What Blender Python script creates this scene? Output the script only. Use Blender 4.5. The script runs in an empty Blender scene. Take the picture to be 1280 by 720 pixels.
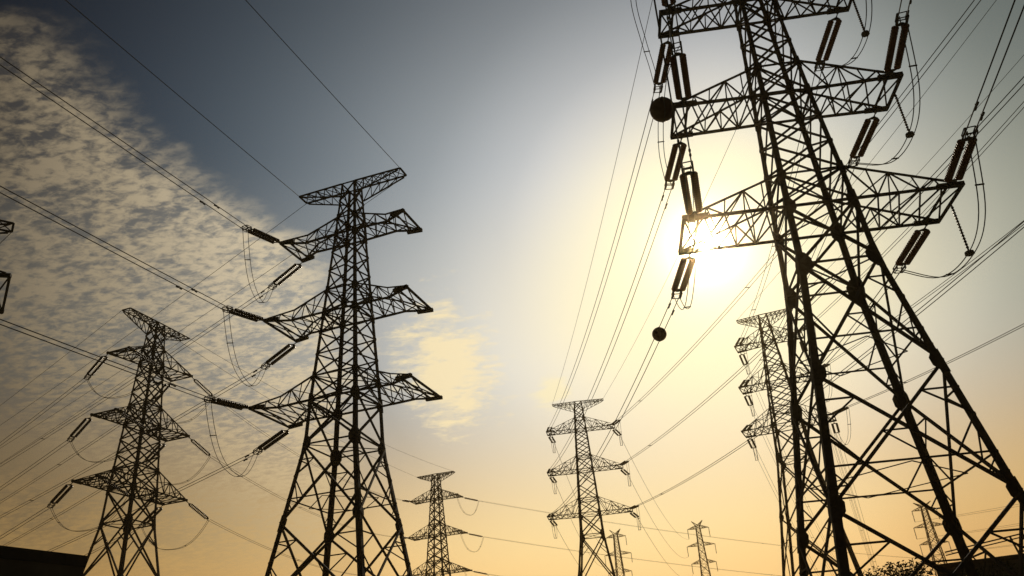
import bpy, bmesh, math, random
from mathutils import Vector, Matrix
random.seed(7)
SC = bpy.context.scene
COL = SC.collection
R = math.radians

# ------------------------------------------------------------------ camera
FPX, PITCH, ROLL = 1013.16, R(27.475), R(-4.411)
CAMZ = 1.6
cd = bpy.data.cameras.new('camera')
cd.sensor_width = 36.0
cd.lens = FPX / 1280 * 36.0
cd.clip_start = 0.1
cd.clip_end = 6000
cam = bpy.data.objects.new('camera', cd)
COL.objects.link(cam)
_fw = Vector((0, math.cos(PITCH), math.sin(PITCH)))
_up = Vector((0, -math.sin(PITCH), math.cos(PITCH)))
_rt = Vector((1, 0, 0))
_r2 = math.cos(ROLL) * _rt + math.sin(ROLL) * _up
_u2 = -math.sin(ROLL) * _rt + math.cos(ROLL) * _up
m = Matrix((_r2, _u2, -_fw)).transposed().to_4x4()
m.translation = (0, 0, CAMZ)
cam.matrix_world = m
SC.camera = cam

# ------------------------------------------------------------------ light
SUN_AZ, SUN_EL = R(15.55), R(28.6)
SUNV = Vector((math.sin(SUN_AZ) * math.cos(SUN_EL), math.cos(SUN_AZ) * math.cos(SUN_EL), math.sin(SUN_EL)))
sd = bpy.data.lights.new('sun', 'SUN')
sd.energy = 2.5
sd.angle = R(0.5)
sd.color = (1.0, 0.86, 0.66)
sun = bpy.data.objects.new('sun', sd)
COL.objects.link(sun)
sun.rotation_euler = SUNV.to_track_quat('Z', 'Y').to_euler()

vs = SC.view_settings
SC.display_settings.display_device = 'sRGB'
vs.view_transform = 'Standard'
vs.look = 'None'
vs.exposure = 0.0
vs.gamma = 1.0
vs.use_curve_mapping = False

# ------------------------------------------------------------------ node helpers
def lin(c):
    return tuple(((v / 255 + .055) / 1.055) ** 2.4 if v / 255 > .04045 else v / 255 / 12.92 for v in c) + (1.0,)

class NT:
    def __init__(self, tree):
        self.t = tree
    def n(self, typ, **kw):
        nd = self.t.nodes.new(typ)
        for k, v in kw.items():
            setattr(nd, k, v)
        return nd
    def link(self, a, b):
        self.t.links.new(a, b)
    def put(self, sock, v):
        if isinstance(v, bpy.types.NodeSocket):
            self.link(v, sock)
        else:
            sock.default_value = v
    def math(self, op, a, b=None, c=None, clamp=False):
        nd = self.n('ShaderNodeMath', operation=op, use_clamp=clamp)
        self.put(nd.inputs[0], a)
        if b is not None:
            self.put(nd.inputs[1], b)
        if c is not None:
            self.put(nd.inputs[2], c)
        return nd.outputs[0]
    def smooth(self, x, lo, hi):
        nd = self.n('ShaderNodeMapRange', interpolation_type='SMOOTHSTEP')
        self.put(nd.inputs[0], x)
        nd.inputs[1].default_value = lo
        nd.inputs[2].default_value = hi
        return nd.outputs[0]
    def ramp(self, x, stops, scale, interp='LINEAR'):
        nd = self.n('ShaderNodeValToRGB')
        cr = nd.color_ramp
        cr.interpolation = interp
        while len(cr.elements) < len(stops):
            cr.elements.new(0.5)
        for el, (p, c) in zip(cr.elements, stops):
            el.position = p / scale
            el.color = lin(c) if len(c) == 3 else c
        self.link(self.math('DIVIDE', x, scale), nd.inputs[0])
        return nd.outputs[0]
    def mix(self, f, a, b, mode='MIX'):
        nd = self.n('ShaderNodeMix', data_type='RGBA', blend_type=mode)
        self.put(nd.inputs[0], f)
        self.put(nd.inputs[6], a)
        self.put(nd.inputs[7], b)
        return nd.outputs[2]
    def noise(self, vec, scale, detail=4.0, rough=.55, dist=0.0):
        nd = self.n('ShaderNodeTexNoise')
        self.put(nd.inputs['Vector'], vec)
        nd.inputs['Scale'].default_value = scale
        nd.inputs['Detail'].default_value = detail
        nd.inputs['Roughness'].default_value = rough
        nd.inputs['Distortion'].default_value = dist
        return nd.outputs[0]

# ------------------------------------------------------------------ sky
world = bpy.data.worlds.new('World')
SC.world = world
world.use_nodes = True
wt = world.node_tree
wt.nodes.clear()
W = NT(wt)
tc = W.n('ShaderNodeTexCoord')
nrm = W.n('ShaderNodeVectorMath', operation='NORMALIZE')
W.link(tc.outputs['Generated'], nrm.inputs[0])
D = nrm.outputs[0]
def angle_to(v):
    d = W.n('ShaderNodeVectorMath', operation='DOT_PRODUCT')
    W.link(D, d.inputs[0])
    d.inputs[1].default_value = v
    return W.math('MULTIPLY', W.math('ARCCOSINE', W.math('MINIMUM', d.outputs['Value'], 1.0)), 57.29578)
sep = W.n('ShaderNodeSeparateXYZ')
W.link(D, sep.inputs[0])
EL = W.math('MULTIPLY', W.math('ARCSINE', sep.outputs[2]), 57.29578)
TH = angle_to(SUNV)
_a, _e = R(7), R(9)
PH = angle_to(Vector((math.sin(_a) * math.cos(_e), math.cos(_a) * math.cos(_e), math.sin(_e))))
high = W.ramp(TH, [(0, (255, 254, 235)), (3, (255, 249, 212)), (5.6, (252, 242, 202)), (8, (236, 231, 210)), (11, (214, 214, 210)), (14, (190, 195, 199)), (20, (146, 155, 161)),
                   (29, (88, 101, 111)), (38, (46, 57, 69)), (47, (10, 18, 28)), (70, (8, 13, 20))], 90, 'B_SPLINE')
mid = W.ramp(TH, [(0, (255, 252, 220)), (5.6, (254, 244, 198)), (10, (252, 241, 200)), (13, (240, 232, 208)), (16, (226, 222, 209)), (18, (214, 213, 204)), (22, (190, 191, 188)), (25, (168, 170, 168)), (34, (120, 123, 122)),
                  (45, (76, 76, 71)), (60, (46, 44, 38)), (90, (22, 21, 20))], 90, 'B_SPLINE')
low = W.ramp(PH, [(0, (255, 226, 162)), (8, (254, 222, 156)), (15, (242, 207, 143)), (19, (220, 184, 122)), (30, (192, 156, 94)), (37, (160, 128, 75)),
                  (50, (122, 98, 58)), (80, (34, 28, 20))], 90, 'B_SPLINE')
low = W.mix(W.smooth(EL, 11, 5.5), low, (1.0, .88, .76, 1), 'MULTIPLY')
sky = W.mix(W.smooth(EL, 21, 37), mid, high)
sky = W.mix(W.smooth(EL, 8, 22), low, sky)
# vignette put into the sky colour: duller off to the right and high up
AZ = W.math('MULTIPLY', W.math('ARCTAN2', sep.outputs[0], sep.outputs[1]), 57.29578)
dull = W.math('MULTIPLY', W.smooth(AZ, 18, 40), W.smooth(EL, 9, 22))
sky = W.mix(dull, sky, (.53, .55, .47, 1), 'MULTIPLY')
sky = W.mix(W.smooth(EL, 33, 50), sky, (.60, .60, .61, 1), 'MULTIPLY')
# physically based daylight adds its blue to the graded dusk sky
nish = W.n('ShaderNodeTexSky', sky_type='NISHITA')
nish.sun_disc = False
nish.sun_elevation = SUN_EL
nish.sun_rotation = SUN_AZ
nish.dust_density = 4.0
# high cloud, laid out on a flat cloud deck (direction divided by height)
den = W.math('ADD', sep.outputs[2], 0.2)
px = W.math('DIVIDE', sep.outputs[0], den)
py = W.math('DIVIDE', sep.outputs[1], den)
comb = W.n('ShaderNodeCombineXYZ')
W.link(px, comb.inputs[0])
W.link(py, comb.inputs[1])
P = comb.outputs[0]
mp = W.n('ShaderNodeMapping')
W.link(P, mp.inputs[0])
mp.inputs['Rotation'].default_value = (0, 0, R(42))
mp.inputs['Scale'].default_value = (.85, 1.45, 1.0)
PR = mp.outputs[0]
n_big = W.noise(P, 5.5, 3, .5)
n_mid = W.noise(PR, 15, 4, .6, .35)
n_fine = W.noise(PR, 46, 5, .62, .3)
edge = W.ramp(py, [(0.0, (.27, .27, .27, 1)), (.655, (.40, .40, .40, 1)), (.70, (.465, .465, .465, 1)), (.77, (.48, .48, .48, 1)), (.86, (.5, .5, .5, 1)), (.96, (.53, .53, .53, 1)), (1.06, (.58, .58, .58, 1)), (1.15, (.66, .66, .66, 1)),
                   (1.4, (.69, .69, .69, 1)), (1.6, (.66, .66, .66, 1)), (2.0, (.56, .56, .56, 1)), (2.4, (.45, .45, .45, 1))], 3.0)
dist = W.math('SUBTRACT', W.math('SUBTRACT', edge, 1.0), px)
dist = W.math('ADD', dist, W.math('MULTIPLY', W.math('SUBTRACT', n_big, .5), .09))
dist = W.math('ADD', dist, W.math('MULTIPLY', W.math('SUBTRACT', n_mid, .5), .10))
mask = W.smooth(dist, -.05, .085)
puff = W.math('ADD', W.math('MULTIPLY', n_mid, .32), W.math('MULTIPLY', n_fine, .68))
puff = W.math('ADD', puff, W.math('MULTIPLY', W.math('SUBTRACT', n_big, .5), .30))
dens = W.smooth(puff, .375, .60)
dens = W.math('ADD', W.math('MULTIPLY', dens, .80), .16)
fade = W.math('ADD', W.math('MULTIPLY', W.smooth(EL, 7, 14), .92), .08)
cf = W.math('MULTIPLY', W.math('MULTIPLY', mask, dens), fade, clamp=True)
ccol = W.ramp(TH, [(0, (255, 240, 195)), (14, (250, 230, 182)), (18, (240, 219, 174)), (25, (220, 206, 175)), (33, (200, 185, 156)), (40, (158, 144, 118)), (46, (118, 106, 85)), (56, (60, 52, 40)), (90, (25, 22, 18))], 90)
ccol = W.mix(W.smooth(EL, 26, 10), ccol, (1.0, .88, .66, 1), 'MULTIPLY')
sky = W.mix(cf, sky, ccol)
# the paler bank of cloud to the right of the left pylon
def blob(cx, cy, rx, ry, lo, hi, s):
    ax = W.math('DIVIDE', W.math('SUBTRACT', px, cx), rx)
    ay = W.math('DIVIDE', W.math('SUBTRACT', py, cy), ry)
    q = W.math('SQRT', W.math('ADD', W.math('MULTIPLY', ax, ax), W.math('MULTIPLY', ay, ay)))
    q = W.math('SUBTRACT', W.math('ADD', W.math('MULTIPLY', W.math('SUBTRACT', n_mid, .5), 2.2), W.math('MULTIPLY', W.math('SUBTRACT', n_fine, .5), .9)), W.math('SUBTRACT', q, 1.0))
    return W.math('MULTIPLY', W.smooth(q, lo, hi), s)
sky = W.mix(blob(-.15, 1.63, .115, .27, -.15, .75, .8), sky, lin((252, 231, 180)))
sky = W.mix(blob(.075, 1.74, .045, .08, -.3, .8, .5), sky, lin((255, 238, 176)))
# the sun itself with the bright air round it
disc = W.math('MULTIPLY', W.math('SUBTRACT', 1.0, W.smooth(TH, .3, 2.2)), 6.0)
halo = W.math('MULTIPLY', W.math('POWER', 2.71828, W.math('MULTIPLY', TH, -.75)), 1.2)
halo2 = W.math('MULTIPLY', W.math('POWER', 2.71828, W.math('MULTIPLY', TH, -.17)), .05)
gl = W.math('ADD', disc, halo)
def tint(v, c):
    nd = W.n('ShaderNodeVectorMath', operation='SCALE')
    nd.inputs[0].default_value = c
    W.link(v, nd.inputs['Scale'])
    return nd.outputs[0]
sky = W.mix(1.0, sky, tint(gl, (1.0, .93, .72)), 'ADD')
sky = W.mix(1.0, sky, tint(halo2, (1.0, .84, .48)), 'ADD')
bg1 = W.n('ShaderNodeBackground')
W.link(sky, bg1.inputs[0])
bg1.inputs[1].default_value = 1.0
bg2 = W.n('ShaderNodeBackground')
W.link(nish.outputs[0], bg2.inputs[0])
bg2.inputs[1].default_value = 0.002
addn = W.n('ShaderNodeAddShader')
W.link(bg1.outputs[0], addn.inputs[0])
W.link(bg2.outputs[0], addn.inputs[1])
wo = W.n('ShaderNodeOutputWorld')
W.link(addn.outputs[0], wo.inputs[0])

# ------------------------------------------------------------------ materials
def mat(name, base, rough=.6, metal=0.0, var=.35, scale=6.0, spec=.4, bump=0.0):
    mt = bpy.data.materials.new(name)
    mt.use_nodes = True
    t = NT(mt.node_tree)
    b = mt.node_tree.nodes['Principled BSDF']
    co = t.n('ShaderNodeTexCoord')
    nz = t.noise(co.outputs['Object'], scale, 5, .6)
    f = t.smooth(nz, .3, .7)
    c0 = tuple(v * (1 - var) for v in base) + (1,)
    c1 = tuple(min(1, v * (1 + var)) for v in base) + (1,)
    t.link(t.mix(f, c0, c1), b.inputs['Base Color'])
    b.inputs['Roughness'].default_value = rough
    b.inputs['Metallic'].default_value = metal
    b.inputs['Specular IOR Level'].default_value = spec
    if bump:
        bp = t.n('ShaderNodeBump')
        bp.inputs['Strength'].default_value = bump
        t.link(nz, bp.inputs['Height'])
        t.link(bp.outputs[0], b.inputs['Normal'])
    return mt
M_STEEL = mat('weathered galvanised steel', (.05, .049, .048), .85, .0, .3, 1.3, .15)
M_PLATE = mat('steel plate', (.045, .044, .043), .85, .0, .3, 4, .15)
M_DISC = mat('brown glazed porcelain', (.10, .035, .016), .38, 0, .25, 9, .35)
def translucent(mt, col, w):
    t = mt.node_tree
    out = t.nodes['Material Output']
    tr = t.nodes.new('ShaderNodeBsdfTranslucent')
    tr.inputs[0].default_value = col
    mx = t.nodes.new('ShaderNodeMixShader')
    mx.inputs[0].default_value = w
    t.links.new(t.nodes['Principled BSDF'].outputs[0], mx.inputs[1])
    t.links.new(tr.outputs[0], mx.inputs[2])
    t.links.new(mx.outputs[0], out.inputs[0])
M_DARK = mat('dark glazed porcelain', (.04, .022, .015), .4, 0, .25, 9, .3)
translucent(M_DISC, (.85, .48, .22, 1), .15)
M_FIT = mat('forged fittings', (.08, .076, .072), .75, .0, .3, 9, .2)
M_WIRE = mat('aluminium strand', (.10, .10, .10), .85, .0, .2, 3, .1)
M_BALL = mat('dark painted shell', (.055, .03, .022), .6, 0, .3, 3)
M_GROUND = mat('dry grass and soil', (.06, .06, .032), .95, 0, .5, .35, .1, .4)
M_WALL = mat('sooty render', (.10, .09, .08), .9, 0, .3, .8)
M_ROOF = mat('bitumen roof', (.04, .04, .042), .9, 0, .3, 1.2)
M_GLASS = mat('window glass', (.02, .025, .03), .1, 0, .1, 1, .5)
M_DOOR = mat('painted steel door', (.07, .08, .08), .5, 0, .2, 3)
M_LEAF = mat('leaf', (.03, .04, .016), .95, 0, .5, 2.5, .0)
M_BARK = mat('bark', (.07, .055, .04), .9, 0, .35, 6, .1)

# ------------------------------------------------------------------ mesh helpers
class MB:
    def __init__(self):
        self.v, self.f, self.smooth = [], [], False
    def prism(self, ringa, ringb):
        o = len(self.v)
        k = len(ringa)
        self.v += [tuple(p) for p in ringa] + [tuple(p) for p in ringb]
        for i in range(k):
            j = (i + 1) % k
            self.f.append((o + i, o + j, o + k + j, o + k + i))
        self.f.append(tuple(o + i for i in reversed(range(k))))
        self.f.append(tuple(o + k + i for i in range(k)))
    def bar(self, p, q, w, n=None, t=None, ext=0.0):
        p, q = Vector(p), Vector(q)
        d = (q - p)
        if d.length < 1e-5:
            return
        d.normalize()
        p, q = p - d * ext, q + d * ext
        n = Vector(n) if n is not None else (Vector((0, 0, 1)) if abs(d.z) < .9 else Vector((1, 0, 0)))
        n = n - d * n.dot(d)
        if n.length < 1e-4:
            n = d.orthogonal()
        n.normalize()
        s = d.cross(n)
        t = (t if t else w * .6) * random.uniform(.86, 1.14)
        w = w * random.uniform(.97, 1.03)
        off = [(-w / 2, -t / 2), (w / 2, -t / 2), (w / 2, t / 2), (-w / 2, t / 2)]
        self.prism([p + s * a + n * b for a, b in off], [q + s * a + n * b for a, b in off])
    def angle(self, p, q, wa, wb, sx, sy, ta=.035):
        p, q = Vector(p), Vector(q)
        def sec(c, w):
            t = max(.02, w * .13)
            return [c + Vector((-sx * a, -sy * b, 0)) for a, b in ((0, 0), (w, 0), (w, t), (t, t), (t, w), (0, w))]
        self.prism(sec(p, wa), sec(q, wb))
    def box(self, c, s):
        x, y, z = c
        a, b, h = s[0] / 2, s[1] / 2, s[2] / 2
        self.prism([Vector((x + i * a, y + j * b, z - h)) for i, j in ((-1, -1), (1, -1), (1, 1), (-1, 1))],
                   [Vector((x + i * a, y + j * b, z + h)) for i, j in ((-1, -1), (1, -1), (1, 1), (-1, 1))])
    def tube(self, pts, r, k=6):
        o = len(self.v)
        pts = [Vector(p) for p in pts]
        for i, p in enumerate(pts):
            d = (pts[min(i + 1, len(pts) - 1)] - pts[max(i - 1, 0)])
            d = d.normalized() if d.length > 1e-9 else Vector((1, 0, 0))
            a = d.cross(Vector((0, 0, 1)))
            a = a.normalized() if a.length > 1e-3 else Vector((1, 0, 0))
            b = d.cross(a)
            rr = r[i] if isinstance(r, (list, tuple)) else r
            for j in range(k):
                an = 2 * math.pi * j / k
                self.v.append(tuple(p + a * (rr * math.cos(an)) + b * (rr * math.sin(an))))
        for i in range(len(pts) - 1):
            for j in range(k):
                j2 = (j + 1) % k
                self.f.append((o + i * k + j, o + i * k + j2, o + (i + 1) * k + j2, o + (i + 1) * k + j))
        self.f.append(tuple(o + j for j in reversed(range(k))))
        self.f.append(tuple(o + (len(pts) - 1) * k + j for j in range(k)))
    def lathe_x(self, prof, k=10, cy=0.0, cz=0.0):
        o = len(self.v)
        for x, r in prof:
            for j in range(k):
                an = 2 * math.pi * j / k
                self.v.append((x, cy + r * math.cos(an), cz + r * math.sin(an)))
        for i in range(len(prof) - 1):
            for j in range(k):
                j2 = (j + 1) % k
                self.f.append((o + i * k + j, o + (i + 1) * k + j, o + (i + 1) * k + j2, o + i * k + j2))
        self.f.append(tuple(o + j for j in range(k)))
        self.f.append(tuple(o + (len(prof) - 1) * k + j for j in reversed(range(k))))
    def mesh(self, name, m):
        me = bpy.data.meshes.new(name)
        me.from_pydata(self.v, [], self.f)
        me.materials.append(m)
        if self.smooth:
            me.polygons.foreach_set('use_smooth', [True] * len(me.polygons))
        me.update()
        return me
    def build(self, name, m, parent=None):
        return link(name, self.mesh(name, m), parent)

def link(name, me, parent=None):
    o = bpy.data.objects.new(name, me)
    COL.objects.link(o)
    if parent is not None:
        o.parent = parent
    return o
def tag(o, label=None, cat=None, group=None, kind=None):
    for k, v in (('label', label), ('category', cat), ('group', group), ('kind', kind)):
        if v:
            o[k] = v
    return o
def thing(name, loc, label, cat, group=None, rz=0.0):
    o = bpy.data.objects.new(name, None)
    COL.objects.link(o)
    o.location = loc
    o.rotation_euler = (0, 0, rz)
    o.empty_display_size = .5
    return tag(o, label, cat, group)

# ------------------------------------------------------------------ ground
g = MB()
N = 40
S_ = 3000.0
for i in range(N + 1):
    for j in range(N + 1):
        x = -S_ + 2 * S_ * i / N
        y = -S_ + 2 * S_ * j / N
        g.v.append((x, y, -.02))
for i in range(N):
    for j in range(N):
        a = i * (N + 1) + j
        g.f.append((a, a + N + 1, a + N + 2, a + 1))
tag(g.build('ground', M_GROUND), 'dark dry grassy ground under the pylons', None, None, 'structure')

# ------------------------------------------------------------------ tension pylons
class Pylon:
    pass

def interp(prof, z):
    for (z0, w0), (z1, w1) in zip(prof, prof[1:]):
        if z <= z1:
            return w0 + (w1 - w0) * (z - z0) / (z1 - z0)
    return prof[-1][1]

def tension_pylon(key, label, az, dist, yaw, z, h, w, L, e, zw, ww, nodes, zg, Lg, eg, leg=(.44, .30, .17), diag=.17, sub=.085, chord=.17, web=.085, detail=2, gus=1.0, flare=0.0):
    T = Pylon()
    az, yaw = R(az), R(yaw)
    T.X, T.Y, T.yaw, T.z, T.L, T.e, T.zg, T.Lg, T.eg = dist * math.sin(az), dist * math.cos(az), yaw, z, L, e, zg, Lg, eg
    T.key = key
    T.root = thing('lattice_pylon', (T.X, T.Y, 0), label, 'pylon', 'tall lattice pylons carrying the lines', yaw)
    slope = (nodes[0][1] - ww) / (zw - nodes[0][0]) if nodes else .147
    zlast, wlast = nodes[-1] if nodes else (zw, ww)
    prof = [(0.0, wlast + slope * zlast)] + [n for n in reversed(nodes)] + [(zw, ww), (z[0], w[0]), (z[1], w[1]), (z[2], w[2]), (zg, w[2] * .66)]
    hw = lambda q: interp(prof, q)
    # panel levels
    lower = [0.0, max(1.2, zlast - 7.0)] + [n[0] for n in reversed(nodes)] + [zw]
    upper = [zw, z[0], z[0] + h[0]]
    def fill(a, b, tgt):
        n = max(1, round((b - a) / tgt))
        return [a + (b - a) * k / n for k in range(1, n + 1)]
    upper += fill(z[0] + h[0], z[1], 1.85) + [z[1] + h[1]]
    upper += fill(z[1] + h[1], z[2], 1.75) + [z[2] + h[2]] + fill(z[2] + h[2], zg, 1.5)
    C = lambda sx, sy, q, k=1.0: Vector((sx * hw(q) * k, sy * hw(q) * k, q))
    gz = [n[0] for n in nodes] + [zw, z[0], z[0] + h[0], z[1], z[1] + h[1], z[2], z[2] + h[2]]
    for sx in (-1, 1):
        for sy in (-1, 1):
            b = MB()
            zz = sorted(set([p[0] for p in prof]))
            for a, c in zip(zz, zz[1:]):
                wd = lambda q: leg[0] + (leg[1] - leg[0]) * min(1, q / zw) if q <= zw else leg[1] + (leg[2] - leg[1]) * (q - zw) / (zg - zw)
                b.angle(C(sx, sy, a), C(sx, sy, c), wd(a), wd(c), sx, sy)
            lo = b.build('leg', M_STEEL, T.root)
            for q in gz:
                big = 1.0 if q in (zw,) else (.86 if q < zw else (.8 if q == z[0] else .58))
                s = big * gus
                c = C(sx, sy, q)
                u = (C(sx, sy, q + .2) - C(sx, sy, q - .2)).normalized()
                gb = MB()
                for ax in (0, 1):
                    inw = Vector((-sx, 0, 0)) if ax == 0 else Vector((0, -sy, 0))
                    nn = Vector((0, sy, 0)) if ax == 0 else Vector((sx, 0, 0))
                    cc = c + nn * .012
                    shp = [(-.03, -.62), (.30, -.55), (.55, -.2), (.55, .2), (.30, .55), (-.03, .62)]
                    ra = [cc + inw * (a * s) + u * (bb * s) for a, bb in shp]
                    rb = [p + nn * .03 for p in ra]
                    gb.prism(ra, rb)
                gb.build('gusset_plate', M_PLATE, lo)
    # four braced faces
    for fi in range(4):
        b = MB()
        if fi < 2:
            sy = (-1, 1)[fi]
            A = lambda q, sy=sy: C(-1, sy, q)
            B = lambda q, sy=sy: C(1, sy, q)
            nn = Vector((0, 1, 0))
        else:
            sx = (-1, 1)[fi - 2]
            A = lambda q, sx=sx: C(sx, -1, q)
            B = lambda q, sx=sx: C(sx, 1, q)
            nn = Vector((1, 0, 0))
        for a, c in zip(lower, lower[1:]):
            if c - a < .8:
                continue
            bl, br, tl, tr = A(a), B(a), A(c), B(c)
            b.bar(bl, tr, diag, nn)
            b.bar(br, tl, diag, nn)
            wb, wt_ = (br - bl).length, (tr - tl).length
            k = wt_ / (wt_ + wb)
            X = tl.lerp(br, k)
            if a == 0:
                continue
            if detail >= 2:
                for (t_, b_, fn) in ((tl, bl, A), (tr, br, B)):
                    up = t_.lerp(X, .5)
                    dn = b_.lerp(X, .5)
                    hgt = c - a
                    zc = c - hgt * k
                    for zq, tgt in ((zc, up), (zc, dn), (c - (c - zc) * .5, up), (a + (zc - a) * .5, dn)):
                        b.bar(fn(zq), tgt, sub, nn)
                    dn2 = b_.lerp(X, .25)
                    b.bar(fn(a + (zc - a) * .25), dn2, sub * .8, nn)
                    b.bar(fn(a + (zc - a) * .5), dn2, sub * .8, nn)
                b.bar(bl.lerp(X, .5), br.lerp(X, .5), sub, nn)
            elif detail == 1:
                b.bar(A(c - (c - a) * k), tl.lerp(X, .5), sub, nn)
                b.bar(B(c - (c - a) * k), tr.lerp(X, .5), sub, nn)
        for a, c in zip(upper, upper[1:]):
            b.bar(A(a), B(c), sub * 1.45 if a >= z[0] else diag, nn)
            b.bar(B(a), A(c), sub * 1.45 if a >= z[0] else diag, nn)
        for q in (zw, z[0], z[0] + h[0], z[1], z[1] + h[1], z[2], z[2] + h[2], zg):
            b.bar(A(q), B(q), chord * .8 if q in z else sub * 1.3, nn)
        b.build('body_bracing', M_STEEL, T.root)
    for q in [zw] + list(z) + [z[0] + h[0], z[1] + h[1]]:
        b = MB()
        b.bar(C(-1, -1, q), C(1, 1, q), sub, (0, 0, 1))
        b.bar(C(-1, 1, q), C(1, -1, q), sub, (0, 0, 1))
        b.build('plan_bracing', M_STEEL, T.root)
    if detail >= 2:
        for a, c in zip(lower[1:], lower[2:]):
            for q in (a + (c - a) * .27,):
                b = MB()
                ms = [C(0, -1, q), C(1, 0, q), C(0, 1, q), C(-1, 0, q)]
                ms[0].x = ms[2].x = 0
                for i in range(4):
                    b.bar(ms[i], ms[(i + 1) % 4], sub * .7, (0, 0, 1))
                b.build('plan_bracing', M_STEEL, T.root)
    # crossarms
    for sx in (-1, 1):
        for i in range(3):
            b = MB()
            zz, ht, l, ee = z[i], h[i], L[i], e[i]
            root = {s: C(sx, s, zz) for s in (-1, 1)}
            rtop = {s: C(sx, s, zz + ht) for s in (-1, 1)}
            tip = {s: Vector((sx * l, s * ee, zz)) for s in (-1, 1)}
            ttop = {s: Vector((sx * (l - .25), s * ee, zz + .16)) for s in (-1, 1)}
            n = 5 if l - hw(zz) > 4.2 else 4
            bp = {s: [root[s].lerp(tip[s], k / n) for k in range(n + 1)] for s in (-1, 1)}
            tp = {s: [rtop[s].lerp(ttop[s], k / n) for k in range(n + 1)] for s in (-1, 1)}
            if flare:
                for s in (-1, 1):
                    for k in range(1, n):
                        f_ = flare * min(k / n / .6, (1 - k / n) / .4)
                        bp[s][k].y -= s * f_
                        tp[s][k].y -= s * f_
            for s in (-1, 1):
                for k in range(n):
                    b.bar(bp[s][k], bp[s][k + 1], chord, (0, 0, 1), None, .02)
                    b.bar(tp[s][k], tp[s][k + 1], chord * .72, (0, 0, 1), None, .02)
                for k in range(n):
                    if k > 0 and k < n:
                        b.bar(bp[s][k], tp[s][k], web * .8, (0, 1, 0))
                    if k < n - 1:
                        b.bar(bp[s][k + 1] if k % 2 == 0 else bp[s][k], tp[s][k] if k % 2 == 0 else tp[s][k + 1], web, (0, 1, 0))
            for k in range(n):
                b.bar(bp[-1][k], bp[1][k + 1], web, (0, 0, 1))
                b.bar(bp[1][k], bp[-1][k + 1], web, (0, 0, 1))
                if k < n - 1:
                    sgn = 1 if k % 2 == 0 else -1
                    b.bar(tp[-sgn][k], tp[sgn][k + 1], web * .8, (0, 0, 1))
            b.bar(tip[-1], tip[1], chord * .95, (0, 0, 1))
            q = 1 - .75 / max(1.0, (l - hw(zz)))
            b.bar(root[-1].lerp(tip[-1], q), root[1].lerp(tip[1], q), chord * .7, (0, 0, 1))
            ao = b.build('crossarm', M_STEEL, T.root)
            for s in (-1, 1):
                pb = MB()
                d = (tip[s] - root[s]).normalized()
                pb.bar(tip[s] - d * 1.25 + Vector((0, 0, .04)), tip[s] + d * .06 + Vector((0, 0, .04)), chord * 1.45, (0, 0, 1), chord * 1.35)
                pb.build('tip_plate', M_PLATE, ao)
        b = MB()
        wg = hw(zg)
        zb = zg - (1.35 if detail else 1.1)
        n = 5
        rt = {s: Vector((sx * wg, s * wg, zg)) for s in (-1, 1)}
        rb = {s: C(sx, s, zb) for s in (-1, 1)}
        tg = {s: Vector((sx * Lg, s * eg, zg)) for s in (-1, 1)}
        tb = {s: Vector((sx * (Lg - .2), s * eg, zg - .15)) for s in (-1, 1)}
        tp = {s: [rt[s].lerp(tg[s], k / n) for k in range(n + 1)] for s in (-1, 1)}
        bp = {s: [rb[s].lerp(tb[s], k / n) for k in range(n + 1)] for s in (-1, 1)}
        for s in (-1, 1):
            b.bar(rt[s], tg[s], chord * .8, (0, 0, 1))
            b.bar(rb[s], tb[s], chord * .65, (0, 0, 1))
            for k in range(n):
                b.bar(bp[s][k], tp[s][k + 1], web * .85, (0, 1, 0))
                if k:
                    b.bar(bp[s][k], tp[s][k], web * .7, (0, 1, 0))
        for k in range(n):
            b.bar(tp[-1][k], tp[1][k + 1], web * .8, (0, 0, 1))
            b.bar(tp[1][k], tp[-1][k + 1], web * .8, (0, 0, 1))
            b.bar(tp[-1][k], tp[1][k], web * .8, (0, 0, 1))
        b.bar(tg[-1], tg[1], chord * .8, (0, 0, 1))
        b.build('earth_wire_arm', M_STEEL, T.root)
    return T

def wp(T, p):
    c, s = math.cos(T.yaw), math.sin(T.yaw)
    return Vector((T.X + c * p[0] - s * p[1], T.Y + s * p[0] + c * p[1], p[2]))
def tip(T, side, lv, end, inset=.35):
    return wp(T, (side * (T.L[lv - 1] - inset), end * T.e[lv - 1], T.z[lv - 1] - .05))
def gtip(T, side, end=0):
    return wp(T, (side * T.Lg, end * T.eg, T.zg))

PR_ = tension_pylon('right foreground pylon', 'huge black lattice pylon filling the right side, nearest to the camera', 23.688, 40.0, -5.189,
    (23.256, 30.818, 38.318), (2.057, 2.145, 2.0), (1.75, 1.321, .979), (6.908, 6.173, 5.777), (1.759, 1.423, .95), 19.853, 1.908,
    [(13.896, 2.774), (7.906, 3.664)], 43.6, 5.0, .5, gus=1.12, leg=(.39, .29, .18), chord=.175, diag=.15, sub=.08)
PL_ = tension_pylon('large left pylon', 'large dark lattice pylon left of centre, second biggest in view', -12.808, 60.0, -18.036,
    (23.228, 30.653, 38.066), (1.956, 2.028, 1.67), (2.011, 1.492, .985), (6.765, 6.356, 5.808), (2.644, 2.272, 1.68), 19.798, 2.171,
    [(14.122, 3.094), (8.0, 4.09)], 43.29, 4.966, .597, flare=.55, chord=.19, gus=1.1)
PF_ = tension_pylon('far left pylon', 'lattice pylon at far left rising behind the dark building', -26.23, 96.5, 71.0,
    (25.41, 32.75, 40.14), (2.3, 2.2, 2.0), (1.79, 1.38, .98), (6.49, 5.64, 5.08), (1.62, 1.62, 1.5), 21.91, 1.91,
    [(15.9, 2.8), (9.0, 3.8)], 45.33, 4.89, .6, sub=.10, web=.10, detail=1)
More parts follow.
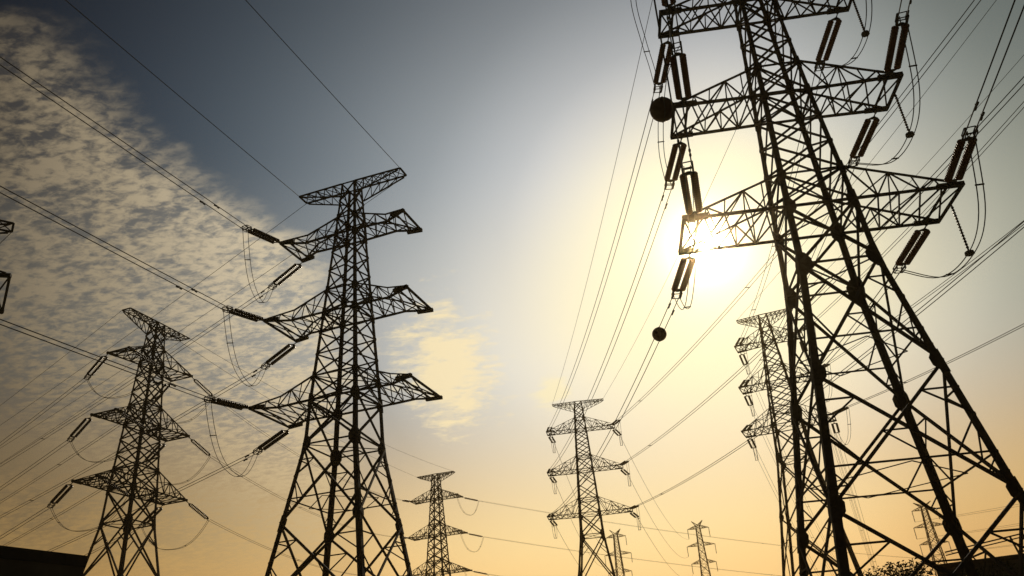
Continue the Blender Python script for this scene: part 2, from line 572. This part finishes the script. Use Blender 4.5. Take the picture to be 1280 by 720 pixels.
PM_ = tension_pylon('middle pylon', 'slim lattice pylon in the middle, seen face on below the round marker ball', 4.19, 125.3, -6.4,
    (27.1, 33.79, 40.28), (2.2, 2.1, 1.9), (1.64, 1.3, .94), (6.4, 5.83, 5.4), (1.2, 1.1, 1.0), 23.89, 1.77,
    [(17.3, 2.74), (9.5, 3.9)], 44.89, 4.1, .45, sub=.085, web=.085, chord=.13, leg=(.38, .27, .15), detail=1)
PB_ = tension_pylon('pylon behind right legs', 'lattice pylon partly hidden behind the legs of the right foreground pylon', 18.5, 102.3, -23.4,
    (30.1, 35.7, 41.3), (2.2, 2.1, 1.9), (1.8, 1.35, .85), (5.45, 4.7, 4.2), (1.5, 1.4, 1.2), 26.0, 2.05,
    [(19.0, 3.0), (11.0, 4.2)], 45.1, 3.35, .5, sub=.085, web=.085, chord=.13, leg=(.38, .27, .15), detail=1)
PS_ = tension_pylon('small central pylon', 'small lattice pylon low in the picture, just right of the large left pylon', -6.42, 166.6, -18.1,
    (26.3, 33.52, 40.7), (2.2, 2.1, 1.9), (1.83, 1.4, .99), (6.44, 5.83, 5.29), (1.6, 1.5, 1.3), 19.85, 2.05,
    [(13.0, 3.05), (6.0, 4.1)], 45.76, 4.09, .5, sub=.11, web=.11, detail=1)
PE_ = tension_pylon('pylon at left edge', 'lattice pylon cut by the left edge, only its right crossarm tips visible', -41.47, 56.0, 35.0,
    (14.0, 20.7, 27.43), (2.0, 2.0, 1.8), (1.9, 1.5, 1.0), (6.4, 6.0, 5.68), (2.8, 2.8, 2.8), 11.0, 2.1,
    [(5.5, 3.0)], 32.36, 5.14, .6)

# ------------------------------------------------------------------ distant suspension pylons with V tops
def suspension_pylon(key, label, az, dist, yaw, z, L, zg, Lg, w=(1.3, 1.05, .8), base=4.0):
    T = Pylon()
    az, yaw = R(az), R(yaw)
    T.X, T.Y, T.yaw, T.z, T.L, T.zg, T.Lg, T.key = dist * math.sin(az), dist * math.cos(az), yaw, z, L, zg, Lg, key
    T.e = (0, 0, 0)
    T.eg = 0
    T.root = thing('distant_pylon', (T.X, T.Y, 0), label, 'pylon', 'slim distant pylons with V shaped tops', yaw)
    ztop = z[2] + 1.0
    prof = [(0.0, base), (z[0] - 6, w[0] * 1.25), (z[0], w[0]), (z[1], w[1]), (z[2], w[2]), (ztop, w[2] * .9)]
    C = lambda sx, sy, q: Vector((sx * interp(prof, q), sy * interp(prof, q), q))
    for sx in (-1, 1):
        for sy in (-1, 1):
            b = MB()
            for (a, _), (c, _) in zip(prof, prof[1:]):
                b.angle(C(sx, sy, a), C(sx, sy, c), .30, .27, sx, sy)
            b.build('leg', M_STEEL, T.root)
    lev = [0]
    while lev[-1] < ztop - .5:
        lev.append(min(ztop, lev[-1] + max(1.9, 2.0 * interp(prof, lev[-1]))))
    b = MB()
    for a, c in zip(lev, lev[1:]):
        for s in (-1, 1):
            b.bar(C(-1, s, a), C(1, s, c), .12, (0, 1, 0))
            b.bar(C(1, s, a), C(-1, s, c), .12, (0, 1, 0))
            b.bar(C(s, -1, a), C(s, 1, c), .12, (1, 0, 0))
            b.bar(C(s, 1, a), C(s, -1, c), .12, (1, 0, 0))
            b.bar(C(-1, s, c), C(1, s, c), .1, (0, 1, 0))
            b.bar(C(s, -1, c), C(s, 1, c), .1, (1, 0, 0))
    b.build('body_bracing', M_STEEL, T.root)
    for sx in (-1, 1):
        for i in range(3):
            b = MB()
            tp_ = Vector((sx * L[i], 0, z[i] + .05))
            for s in (-1, 1):
                r0, r1 = C(sx, s, z[i]), C(sx, s, z[i] + 1.0)
                b.bar(r0, tp_, .2, (0, 0, 1))
                b.bar(r1, tp_ + Vector((-sx * .3, 0, .12)), .16, (0, 0, 1))
                for k in (.3, .6):
                    b.bar(r0.lerp(tp_, k), r1.lerp(tp_, k), .1, (0, 1, 0))
                    b.bar(r0.lerp(tp_, k), r1.lerp(tp_, k - .28), .1, (0, 1, 0))
            b.build('crossarm', M_STEEL, T.root)
        b = MB()
        tg = Vector((sx * Lg, 0, zg))
        for s in (-1, 1):
            b.bar(C(sx, s, ztop), tg, .2, (0, 1, 0))
            b.bar(C(-sx * .2, s, ztop), tg, .16, (0, 1, 0))
        b.build('earth_wire_peak', M_STEEL, T.root)
    return T
T1_ = suspension_pylon('distant pylon one', 'slim distant V-topped pylon standing alone right of the middle pylon', 11.29, 290, -15, (40.82, 46.49, 52.08), (4.1, 4.7, 3.6), 54.67, 1.85)
T2_ = suspension_pylon('distant pylon two', 'faint distant V-topped pylon tucked behind the right leg of the middle pylon', 5.75, 290, -15, (40.5, 46.3, 52.1), (4.0, 4.6, 3.5), 54.67, 1.9)
T3_ = suspension_pylon('distant pylon three', 'distant V-topped pylon seen between the right foreground pylon legs', 25.23, 270, -15, (35.76, 40.57, 45.3), (3.9, 4.2, 3.4), 47.6, 2.4)

# ------------------------------------------------------------------ insulators
def disc_mesh(length, r, n, k=10, m=None):
    b = MB()
    prof = [(0, .035)]
    for i in range(n):
        x = length * (i + .5) / n
        p = length / n
        prof += [(x - p * .46, r * .36), (x - p * .20, r * .62), (x - p * .10, r * .98), (x + p * .06, r), (x + p * .12, r * .5), (x + p * .40, r * .34)]
    prof += [(length, .035)]
    b.lathe_x(prof, k)
    b.smooth = True
    return b.mesh('disc_string', m or M_DARK)
DISC_R = disc_mesh(3.3, .185, 17, 12, M_DISC)
DISC_N = disc_mesh(3.3, .16, 17, 12)
DISC_F = disc_mesh(2.6, .14, 14, 8)
DISC_I = disc_mesh(3.1, .17, 16, 8)
_b = MB()
for y in (-.27, .27):
    pass
_b.prism([Vector(p) for p in ((0, -.06, -.015), (0, .06, -.015), (.16, .30, -.015), (.24, .30, -.015), (.24, -.30, -.015), (.16, -.30, -.015))],
         [Vector(p) for p in ((0, -.06, .015), (0, .06, .015), (.16, .30, .015), (.24, .30, .015), (.24, -.30, .015), (.16, -.30, .015))])
YOKE = _b.mesh('yoke_plate', M_FIT)
_b = MB()
_b.tube([(0, 0, 0), (.25, 0, 0), (.5, 0, 0)], [.05, .035, .05], 6)
_b.box((.12, 0, .02), (.16, .11, .08))
LINKM = _b.mesh('link', M_FIT)
_b = MB()
fr = [(.0, -.24, .16), (.55, -.24, .16), (.55, .24, .16), (.0, .24, .16)]
for a, c in zip(fr, fr[1:] + fr[:1]):
    _b.tube([a, c], .03, 5)
fr = [(.0, -.24, -.16), (.55, -.24, -.16), (.55, .24, -.16), (.0, .24, -.16)]
for a, c in zip(fr, fr[1:] + fr[:1]):
    _b.tube([a, c], .03, 5)
for y in (-.24, .24):
    for x in (0, .55):
        _b.tube([(x, y, -.16), (x, y, .16)], .03, 5)
    _b.tube([(-.05, y, 0), (.75, y, 0)], .05, 6)
FRAME = _b.mesh('clamp_frame', M_FIT)
G_INS = {'near': 'tension insulator strings on the pylon crossarms'}

def dirv(az, slope):
    a = R(az)
    return Vector((math.sin(a), math.cos(a), slope)).normalized()

def string(p, d, label, far=False, brown=False):
    """a strain insulator string leaving p along d; returns the point where the conductors are clamped"""
    t = thing('insulator_string', p, label, 'insulator', 'tension insulator strings on the crossarms')
    x = d
    zz = Vector((0, 0, 1))
    y = zz.cross(x).normalized()
    zz = x.cross(y)
    t.rotation_euler = Matrix((x, y, zz)).transposed().to_euler()
    o = link('link', LINKM, t)
    o.location = (0, 0, 0)
    o = link('yoke_plate', YOKE, t)
    o.location = (.45, 0, 0)
    dm = DISC_F if far else (DISC_R if brown else DISC_N)
    ln = 2.6 if far else 3.3
    for s in (-1, 1):
        o = link('disc_string', dm, t)
        o.location = (.70, s * .25, 0)
    o = link('yoke_plate', YOKE, t)
    o.location = (.70 + ln + .24, 0, 0)
    o.rotation_euler = (0, 0, math.pi)
    if not far:
        o = link('clamp_frame', FRAME, t)
        o.location = (.70 + ln + .22, 0, 0)
    return Vector(p) + d * (.70 + ln + (.7 if not far else .3))

def sagline(a, b, sag, n=28):
    return [a.lerp(b, i / n) - Vector((0, 0, 4 * sag * (i / n) * (1 - i / n))) for i in range(n + 1)]

def bundle(path, label, r=.026, sep=.42, name='wire_bundle', cat='power line', group='twin conductor power lines', spacers=3, d0=None, dampers=()):
    o = path[0]
    t = thing(name, o, label, cat, group)
    h = d0 or (path[-1] - path[0])
    h = Vector((h.x, h.y, 0)).normalized()
    s = Vector((h.y, -h.x, 0))
    for k in (-1, 1):
        b = MB()
        b.tube([p - o + s * (k * sep / 2) for p in path], r, 6)
        b.smooth = True
        b.build('conductor', M_WIRE, t)
    for k in (-1, 1):
        for dd in dampers:
            dd = dd + k * .45
            acc = 0
            for p, q in zip(path, path[1:]):
                l_ = (q - p).length
                if acc + l_ >= dd:
                    c = p.lerp(q, (dd - acc) / l_) - o + s * (k * sep / 2)
                    u = (q - p).normalized()
                    b = MB()
                    b.tube([c - u * .28 - Vector((0, 0, .09)), c - u * .27 - Vector((0, 0, .09)), c - u * .1 - Vector((0, 0, .09)), c - u * .09 - Vector((0, 0, .09)),
                            c + u * .09 - Vector((0, 0, .09)), c + u * .1 - Vector((0, 0, .09)), c + u * .27 - Vector((0, 0, .09)), c + u * .28 - Vector((0, 0, .09))],
                           [.02, .055, .055, .018, .018, .055, .055, .02], 6)
                    b.bar(c - Vector((0, 0, .11)), c + Vector((0, 0, .04)), .07, u)
                    b.build('damper', M_FIT, t)
                    break
                acc += l_
    tot = len(path)
    for i in range(spacers):
        q = path[int(tot * (i + .35) / spacers)]
        b = MB()
        b.tube([q - o - s * (sep / 2 + .05), q - o + s * (sep / 2 + .05)], r * 1.6, 5)
        b.build('spacer', M_FIT, t)
    return t

def spline(ctrl, n=10):
    pts = []
    c = [ctrl[0] * 2 - ctrl[1]] + list(ctrl) + [ctrl[-1] * 2 - ctrl[-2]]
    for i in range(1, len(c) - 2):
        p0, p1, p2, p3 = c[i - 1:i + 3]
        for k in range(n):
            u = k / n
            pts.append(.5 * ((2 * p1) + (p2 - p0) * u + (2 * p0 - 5 * p1 + 4 * p2 - p3) * u * u + (3 * p1 - p0 - 3 * p2 + p3) * u ** 3))
    pts.append(Vector(ctrl[-1]))
    return pts

def jumper(a, b, drop, label, r=.022, sep=.30, via=None, n=20):
    if via is None:
        path = []
        for i in range(n + 1):
            u = i / n
            path.append(a.lerp(b, u) - Vector((0, 0, drop * (1 - abs(2 * u - 1) ** 2.6))))
    else:
        path = spline([a] + via + [b], 8)
    bundle(path, label, r, sep, 'jumper_loop', 'jumper', 'slack jumper loops under the crossarms', 2)

def at(u, v, d):
    """the place d metres away from the camera seen at photo pixel u, v"""
    q = _fw * FPX + _r2 * (u - 640) - _u2 * (v - 360)
    return Vector((0, 0, CAMZ)) + q.normalized() * d
LV = {1: 'bottom', 2: 'middle', 3: 'top'}
SD = {-1: 'left', 1: 'right'}
def run(a, d, length, sag, n=30):
    b = a + Vector((d.x, d.y, 0)).normalized() * length + Vector((0, 0, d.z * length))
    return sagline(a, b, sag, n)

# ---- right foreground pylon
ends = {}
for s in (-1, 1):
    for lv in (1, 2, 3):
        nm = f'{SD[s]} {LV[lv]} arm of right foreground pylon'
        d = dirv(194, .0 if s > 0 else .02)
        E1 = string(tip(PR_, s, lv, -1, .6), d, f'twin brown insulator string on {nm}, pulling toward camera', brown=True)
        ends['R', s, lv, -1] = E1
        bundle(run(E1, dirv(194, .015), 110, 1.2), f'twin wires from {nm} passing overhead', r=.032, spacers=1, d0=d, dampers=(1.6,))
        dz = dirv(-2 if s < 0 else 2, -.06)
        E2 = string(tip(PR_, s, lv, 1, .6), dz, f'twin brown insulator string on {nm}, pulling away', brown=True)
        ends['R', s, lv, 1] = E2
        if s > 0:
            top = wp(PR_, (PR_.L[lv - 1] + .02, 0, PR_.z[lv - 1] - .1))
            pt = thing('jumper_post', top, f'black hanging post holding the jumper at {nm}', 'insulator', 'hanging jumper posts on the right foreground pylon')
            b = MB()
            b.lathe_x([(0, .04)] + [(x * .17 + .1 + dx, rr) for x in range(15) for dx, rr in ((0, .05), (.05, .085), (.08, .05))] + [(2.75, .05)], 8)
            ro = b.build('rod', M_DARK, pt)
            ro.rotation_euler = (0, R(90), 0)
            b = MB()
            b.lathe_x([(0, .08), (.08, .22), (.22, .24), (.3, .1)], 10)
            we = b.build('weight', M_FIT, pt)
            we.rotation_euler = (0, R(90), 0)
            we.location = (0, 0, -2.7)
            low_ = top + Vector((0, 0, -2.95))
            v1 = E1.lerp(low_, .5) + Vector((.25, 0, -.9))
            v2 = E2.lerp(low_, .5) + Vector((.25, 0, -.9))
            jumper(E1, E2, 0, f'slack jumper loop at {nm}', r=.028, via=[v1, low_, v2])
        else:
            if lv == 2:
                jumper(E1, E2, 0, f'slack jumper loop with a marker ball at {nm}', via=[at(831, 95, 46.5), at(826.5, 137, 48.5), at(827, 190, 50.8)])
            elif lv == 3:
                jumper(E1, E2, 0, f'slack jumper loop at {nm}', via=[Vector((8.7, 33.2, 39.3)), Vector((8.6, 35.5, 38.9)), Vector((9.4, 38.2, 38.2)), Vector((10.2, 40.6, 38.1))])
            else:
                jumper(E1, E2, 3.0, f'slack jumper loop at {nm}')
# ---- middle pylon strings
for s in (-1, 1):
    for lv in (1, 2, 3):
        nm = f'{SD[s]} {LV[lv]} arm of middle pylon'
        d1 = dirv(176 if s < 0 else 170, -.10)
        A = string(tip(PM_, s, lv, -1, .3), d1, f'short insulator string on {nm}, camera side', True)
        ends['M', s, lv, -1] = A
        d2 = dirv(22 if s > 0 else 12, -.06)
        B = string(tip(PM_, s, lv, 1, .3), d2, f'short insulator string on {nm}, far side', True)
        ends['M', s, lv, 1] = B
        jumper(A, B, 2.6, f'slack jumper loop at {nm}', .022)
for lv in (1, 2, 3):
    nm = f'{LV[lv]}'
    bundle(sagline(ends['R', -1, lv, 1], ends['M', -1, lv, -1], 2.0), f'twin wires from left {nm} arm of right foreground pylon down to middle pylon', r=.028, spacers=0, dampers=(1.5,))
    a = ends['M', 1, lv, -1]
    bundle(run(a, dirv(170, .035), 150, 5.2, 40), f'twin wires rising right from right {nm} arm of middle pylon', r=.028, spacers=4)
# ---- pylon behind the right legs
for s in (-1, 1):
    for lv in (1, 2, 3):
        nm = f'{SD[s]} {LV[lv]} arm of pylon behind right legs'
        d1 = dirv(182 if s < 0 else 169, -.08)
        A = string(tip(PB_, s, lv, -1, .3), d1, f'short insulator string on {nm}, camera side', True)
        ends['B', s, lv, -1] = A
        B = string(tip(PB_, s, lv, 1, .3), dirv(22, -.16), f'short insulator string on {nm}, far side', True)
        jumper(A, B, 2.6, f'slack jumper loop at {nm}', .022)
        if s > 0:
            bundle(run(A, dirv({1: 169, 2: 170, 3: 174}[lv], {1: .03, 2: .08, 3: .09}[lv]), 130, 5.0, 36), f'twin wires rising to the right edge from {nm}', r=.028, spacers=4)
        else:
            bundle(sagline(ends['R', 1, lv, 1], A, 1.2), f'twin wires from right {LV[lv]} arm of right foreground pylon to pylon behind it', r=.028)
        bundle(run(B, dirv(22, -.06), 180, 5.5), f'faint twin wires running into the distance from {nm}', r=.02, spacers=1)
# ---- large left pylon, strung on its left side only
for lv in (1, 2, 3):
    nm = f'left {LV[lv]} arm of large left pylon'
    d1 = dirv(200, {3: -.20, 2: -.18, 1: -.13}[lv])
    A = string(tip(PL_, -1, lv, -1, .1), d1, f'thick insulator string on {nm}, pulling toward camera')
    ends['L', lv, -1] = A
    bundle(run(A, dirv(199, -.02), 120, .9, 30), f'twin wires from {nm} up past the left edge', spacers=0, r=.03, sep=.55, dampers=(4.2, 30.0))
    d2 = dirv(-52, {3: -.17, 2: -.19, 1: -.2}[lv])
    B = string(tip(PL_, -1, lv, 1, .1), d2, f'twin insulator string on {nm}, pulling away to lower left')
    ends['L', lv, 1] = B
    bundle(run(B, dirv(-50, .0), 150, 1.6, 30), f'twin wires from {nm} receding to the lower left', r=.026, spacers=1, dampers=(1.5,))
    jumper(A, B, 3.4, f'slack jumper loop at {nm}', sep=.4)
# ---- far left pylon
for s in (-1, 1):
    for lv in (1, 2, 3):
        nm = f'{SD[s]} {LV[lv]} arm of far left pylon'
        A = string(tip(PF_, s, lv, 1, .1), dirv(-52, -.36), f'slanting insulator string on {nm}, pulling to the left')
        bundle(run(A, dirv(-51, -.03), 150, 2.2, 30), f'twin wires from {nm} running left', r=.028, spacers=2)
        B = string(tip(PF_, s, lv, -1, .1), dirv(36 if s > 0 else 60, -.55), f'slanting insulator string on {nm}, pulling to the right', True)
        ends['F', s, lv, -1] = B
        jumper(A, B, 3.0, f'slack jumper loop at {nm}')
for lv in (1, 2, 3):
    A = string(tip(PS_, -1, lv, -1, .3), dirv(200, -.10), f'tiny insulator string on left {LV[lv]} arm of the small central pylon', True)
    bundle(sagline(ends['F', 1, lv, -1], A, 2.0), f'faint twin wires from far left pylon to left {LV[lv]} arm of small central pylon', r=.02, spacers=1)
    B = string(tip(PS_, 1, lv, 1, .3), dirv(75, -.22), f'tiny insulator string on right {LV[lv]} arm of small central pylon, pulling right', True)
    bundle(run(B, dirv(62, -.05), 220, 4.0), f'faint twin wires running right from right {LV[lv]} arm of small central pylon', r=.02, spacers=1)
    C_ = tip(PS_, 1, lv, -1, .3)
    jumper(B, C_, 3.4, f'slack jumper loop at right {LV[lv]} arm of the small central pylon', .022)

# ---- distant pylons: hanging strings, one thing each
for T in (T1_, T2_, T3_):
    where = {'distant pylon one': 'lone distant pylon', 'distant pylon two': 'faint pylon behind the middle one', 'distant pylon three': 'distant pylon seen between right legs'}[T.key]
    for s in (-1, 1):
        for lv in (1, 2, 3):
            p = wp(T, (s * (T.L[lv - 1] - .05), 0, T.z[lv - 1]))
            o = link('hanging_insulator', DISC_I)
            o.location = p
            o.rotation_euler = (0, R(90), 0)
            tag(o, f'thin hanging insulator under {SD[s]} {LV[lv]} arm of the {where}', 'insulator', 'hanging insulators on the distant pylons')
            ends[T.key, s, lv] = p - Vector((0, 0, 3.1))

# ---- single wires
def single(path, label, r=.022, name='power_wire', group='single thin wires'):
    t = MB()
    o = path[0]
    t.tube([p - o for p in path], r, 6)
    t.smooth = True
    ob = t.build(name, M_WIRE)
    ob.location = o
    return tag(ob, label, 'wire', group)
for lv in (1, 2, 3):
    single(sagline(ends['M', 1, lv, 1], ends['distant pylon one', -1, lv], 4.5), f'thin wire from right {LV[lv]} arm of middle pylon to lone distant pylon', .03)
    single(sagline(ends['M', -1, lv, 1], ends['distant pylon two', -1, lv], 4.5), f'thin wire from left {LV[lv]} arm of middle pylon to faint pylon behind', .03)
    a = ends['distant pylon three', 1, lv]
    single(run(a, dirv(150, .0), 260, 5), f'thin wire climbing right from right {LV[lv]} arm of distant pylon between right legs', .035)
    a = ends['distant pylon three', -1, lv]
    single(run(a, dirv(152, .0), 260, 5), f'thin wire climbing right from left {LV[lv]} arm of distant pylon between right legs', .035)
EW = 'earth_wire'
GE = 'single earth wires from the pylon tops'
for s in (-1, 1):
    single(run(gtip(PL_, s, -1), dirv(199, -.0), 120, .8), f'single earth wire from {SD[s]} top tip of large left pylon toward camera', .028, EW, GE)
    single(run(gtip(PL_, s, 1), dirv(-50, .0), 160, 1.6), f'single earth wire from {SD[s]} top tip of large left pylon receding left', .022, EW, GE)
    single(sagline(gtip(PR_, s, 1), gtip(PM_, s, -1), 1.5), f'single earth wire from {SD[s]} top of right foreground pylon to middle pylon', .02, EW, GE)
    single(run(gtip(PR_, s, -1), dirv(194, .02), 110, 1.0), f'single earth wire overhead from {SD[s]} top of right foreground pylon', .02, EW, GE)
    single(run(gtip(PF_, s, 1), dirv(-51, -.02), 150, 1.8), f'single earth wire from {SD[s]} top tip of far left pylon running left', .022, EW, GE)
    single(sagline(gtip(PF_, s, -1), gtip(PS_, s, -1), 1.5), f'single earth wire from {SD[s]} top tip of far left pylon to small central pylon', .02, EW, GE)
    single(run(gtip(PB_, s, -1), dirv(172, .06), 130, 3.5), f'single earth wire rising right from {SD[s]} top of pylon behind right legs', .02, EW, GE)
    single(run(gtip(PE_, s, 1), dirv(-52, .0), 120, 1.5), f'single earth wire from {SD[s]} top tip of pylon at left edge', .022, EW, GE)

# ---- marker balls
def marker_ball(p, r, label):
    t = thing('marker_ball', p, label, 'marker ball', 'dark round marker balls on the lines')
    b = MB()
    prof = [(-r * math.cos(math.pi * i / 18), max(.02, r * math.sin(math.pi * i / 18))) for i in range(19)]
    b.lathe_x(prof, 28)
    b.smooth = True
    b.build('shell', M_BALL, t)
    b = MB()
    b.lathe_x([(-.03, r * .98), (-.03, r * 1.035), (.03, r * 1.035), (.03, r * .98)], 28)
    b.build('seam_band', M_FIT, t)
marker_ball(at(828, 137, 48.5), .72, 'larger dark marker ball beside left middle arm of right foreground pylon')
_pa, _pb = ends['R', -1, 1, 1], ends['M', -1, 1, -1]
_q = sagline(_pa, _pb, 2.0, 200)
_s = Vector(((_pb - _pa).y, -(_pb - _pa).x, 0)).normalized()
_best = min(_q, key=lambda p: abs(360 - FPX * ((p - Vector((0, 0, CAMZ))).dot(_u2) / (p - Vector((0, 0, CAMZ))).dot(_fw)) - 417))
marker_ball(_best, .47, 'smaller dark marker ball on the wires below the bottom left insulator')

# ------------------------------------------------------------------ building at lower left
def building(name, corner, along, length, depth_dir, depth, height, label, wins=3):
    t = thing(name, (corner[0], corner[1], 0), label, 'building')
    a = Vector((along[0], along[1], 0)).normalized()
    d = Vector((depth_dir[0], depth_dir[1], 0)).normalized()
    up = Vector((0, 0, 1))
    def slab(x0, x1, y0, y1, z0, z1, nm, m, par=t):
        b = MB()
        q = [a * x + d * y for x, y in ((x0, y0), (x1, y0), (x1, y1), (x0, y1))]
        b.prism([p + up * z0 for p in q], [p + up * z1 for p in q])
        return b.build(nm, m, par)
    wl = slab(0, length, 0, depth, 0, height - .35, 'wall', M_WALL)
    slab(-.03, length + .03, -.03, depth + .03, height - .35, height, 'roof', M_ROOF)
    n = wins
    for i in range(n):
        x = length * (i + .6) / (n + .4)
        f = slab(x - .8, x + .8, -.06, .02, height * .45, height * .45 + 1.5, 'window', M_DOOR)
        slab(x - .7, x + .7, -.075, -.055, height * .45 + .1, height * .45 + 1.4, 'pane', M_GLASS, f)
    dr = slab(length * .12, length * .12 + 1.1, -.05, .02, 0, 2.2, 'door', M_DOOR)
    slab(length * .12 + .95, length * .12 + 1.0, -.12, -.05, 1.0, 1.15, 'handle', M_FIT, dr)
    return t
building('flat_roofed_building', (-14.2, 26.4), (-.48, -.88), 16, (-.88, .48), 10, 6.9, 'dark flat-roofed building filling the lower left corner', 3)
_c = at(1168, 705, 1)
bx, by = 72 * math.sin(R(24.9)), 72 * math.cos(R(24.9))
building('flat_roofed_shed', (bx, by), (math.cos(R(27)), -math.sin(R(27))), 22, (math.sin(R(27)), math.cos(R(27))), 9, 9.2, 'dark flat-roofed shed behind the right foreground pylon legs', 5)
# steel frame on the shed roof
fx = thing('rooftop_frame', (bx + 2.0, by + .6, 9.2), 'small black steel frame standing on the shed roof', 'steel frame', None, -R(27))
b = MB()
for x in (0.9, 4.3):
    b = MB()
    b.bar((x, 0, 0), (x - .25, 0, 1.45), .14, (0, 1, 0))
    b.bar((x + .5, 0, 0), (x - .1, 0, 1.0), .11, (0, 1, 0))
    b.build('post', M_FIT, fx)
b = MB()
b.bar((-.6, 0, .95), (5.0, 0, 1.55), .10, (0, 1, 0))
b.bar((-.6, .3, .75), (5.0, .3, 1.35), .08, (0, 1, 0))
b.build('crossbar', M_FIT, fx)
b = MB()
b.tube([(.55, 0, 1.5), (.85, 0, .9), (1.0, 0, .5)], [.16, .26, .14], 8)
b.build('lamp_housing', M_FIT, fx)

# ------------------------------------------------------------------ trees in front of the shed
def tree(x, y, h, rad, label, seed):
    rnd = random.Random(seed)
    t = thing('scrub_tree', (x, y, 0), label, 'tree', 'scrub trees below the right foreground pylon')
    b = MB()
    b.tube([(0, 0, 0), (.06, .03, h * .3), (.0, .1, h * .75)], [.2, .14, .05], 7)
    for k in range(7):
        a = rnd.uniform(0, 6.28)
        z0 = h * rnd.uniform(.2, .55)
        b.tube([(0, 0, z0), (math.cos(a) * rad * .4, math.sin(a) * rad * .4, z0 + h * .2), (math.cos(a) * rad * .8, math.sin(a) * rad * .8, z0 + h * .36)], [.08, .05, .02], 5)
    b.build('trunk', M_BARK, t)
    b = MB()
    cl = [(rnd.uniform(-.8, .8) * rad, rnd.uniform(-.7, .7) * rad, h * (.45 + .47 * rnd.random() ** .7), rad * rnd.uniform(.22, .42)) for _ in range(22)]
    for cx, cy, cz, cr in cl:
        for _ in range(95):
            v = Vector((rnd.gauss(0, 1), rnd.gauss(0, 1), rnd.gauss(0, 1))).normalized() * cr * rnd.random() ** .45
            c = Vector((cx, cy, cz)) + v
            s = rnd.uniform(.10, .22)
            u = Vector((rnd.gauss(0, 1), rnd.gauss(0, 1), rnd.gauss(0, 1))).normalized()
            w_ = u.orthogonal().normalized()
            o = len(b.v)
            b.v += [tuple(c - u * s), tuple(c + w_ * s * .5), tuple(c + u * s), tuple(c - w_ * s * .5)]
            b.f.append((o, o + 1, o + 2, o + 3))
    b.build('crown', M_LEAF, t)
spots = [(19.6, 74, 9.6, 3.8, 'leftmost low scrub tree at the bottom edge under the right foreground pylon'),
         (21.7, 71, 9.3, 3.6, 'scrub tree just left of the flat-roofed shed, shorter twiggy crown'),
         (23.7, 69, 9.7, 3.1, 'scrub tree touching the left end of the flat-roofed shed'),
         (26.4, 65, 8.2, 2.4, 'scrub tree in front of the shed, below the rooftop frame'),
         (29.2, 64, 8.3, 2.8, 'rightmost scrub tree in front of the shed by the right picture edge')]
for i, (a, d, h, rd, lb) in enumerate(spots):
    tree(d * math.sin(R(a)), d * math.cos(R(a)), h, rd, lb, 100 + i)

# ------------------------------------------------------------------ haze: one even box of air
b = MB()
b.box((0, 200, 30), (900, 900, 66))
hz = b.build('haze', M_WIRE)
hz.data.materials.clear()
hm = bpy.data.materials.new('haze air')
hm.use_nodes = True
hm.node_tree.nodes.clear()
ho = hm.node_tree.nodes.new('ShaderNodeOutputMaterial')
ha = hm.node_tree.nodes.new('ShaderNodeAddShader')
hm.node_tree.links.new(ha.outputs[0], ho.inputs['Volume'])
# thin haze scatters evenly; denser forward scatter is added as bloom round the sun
for k, (dens_, g_, c_) in enumerate(((.0001, .3, (.95, .88, .74, 1)), (.00032, .994, (1.0, .70, .28, 1)))):
    pv = hm.node_tree.nodes.new('ShaderNodeVolumePrincipled')
    pv.inputs['Color'].default_value = c_
    pv.inputs['Density'].default_value = dens_
    pv.inputs['Anisotropy'].default_value = g_
    hm.node_tree.links.new(pv.outputs[0], ha.inputs[k])
hz.data.materials.append(hm)
tag(hz, 'thin haze in the evening air with added sun bloom', None, None, 'stuff')
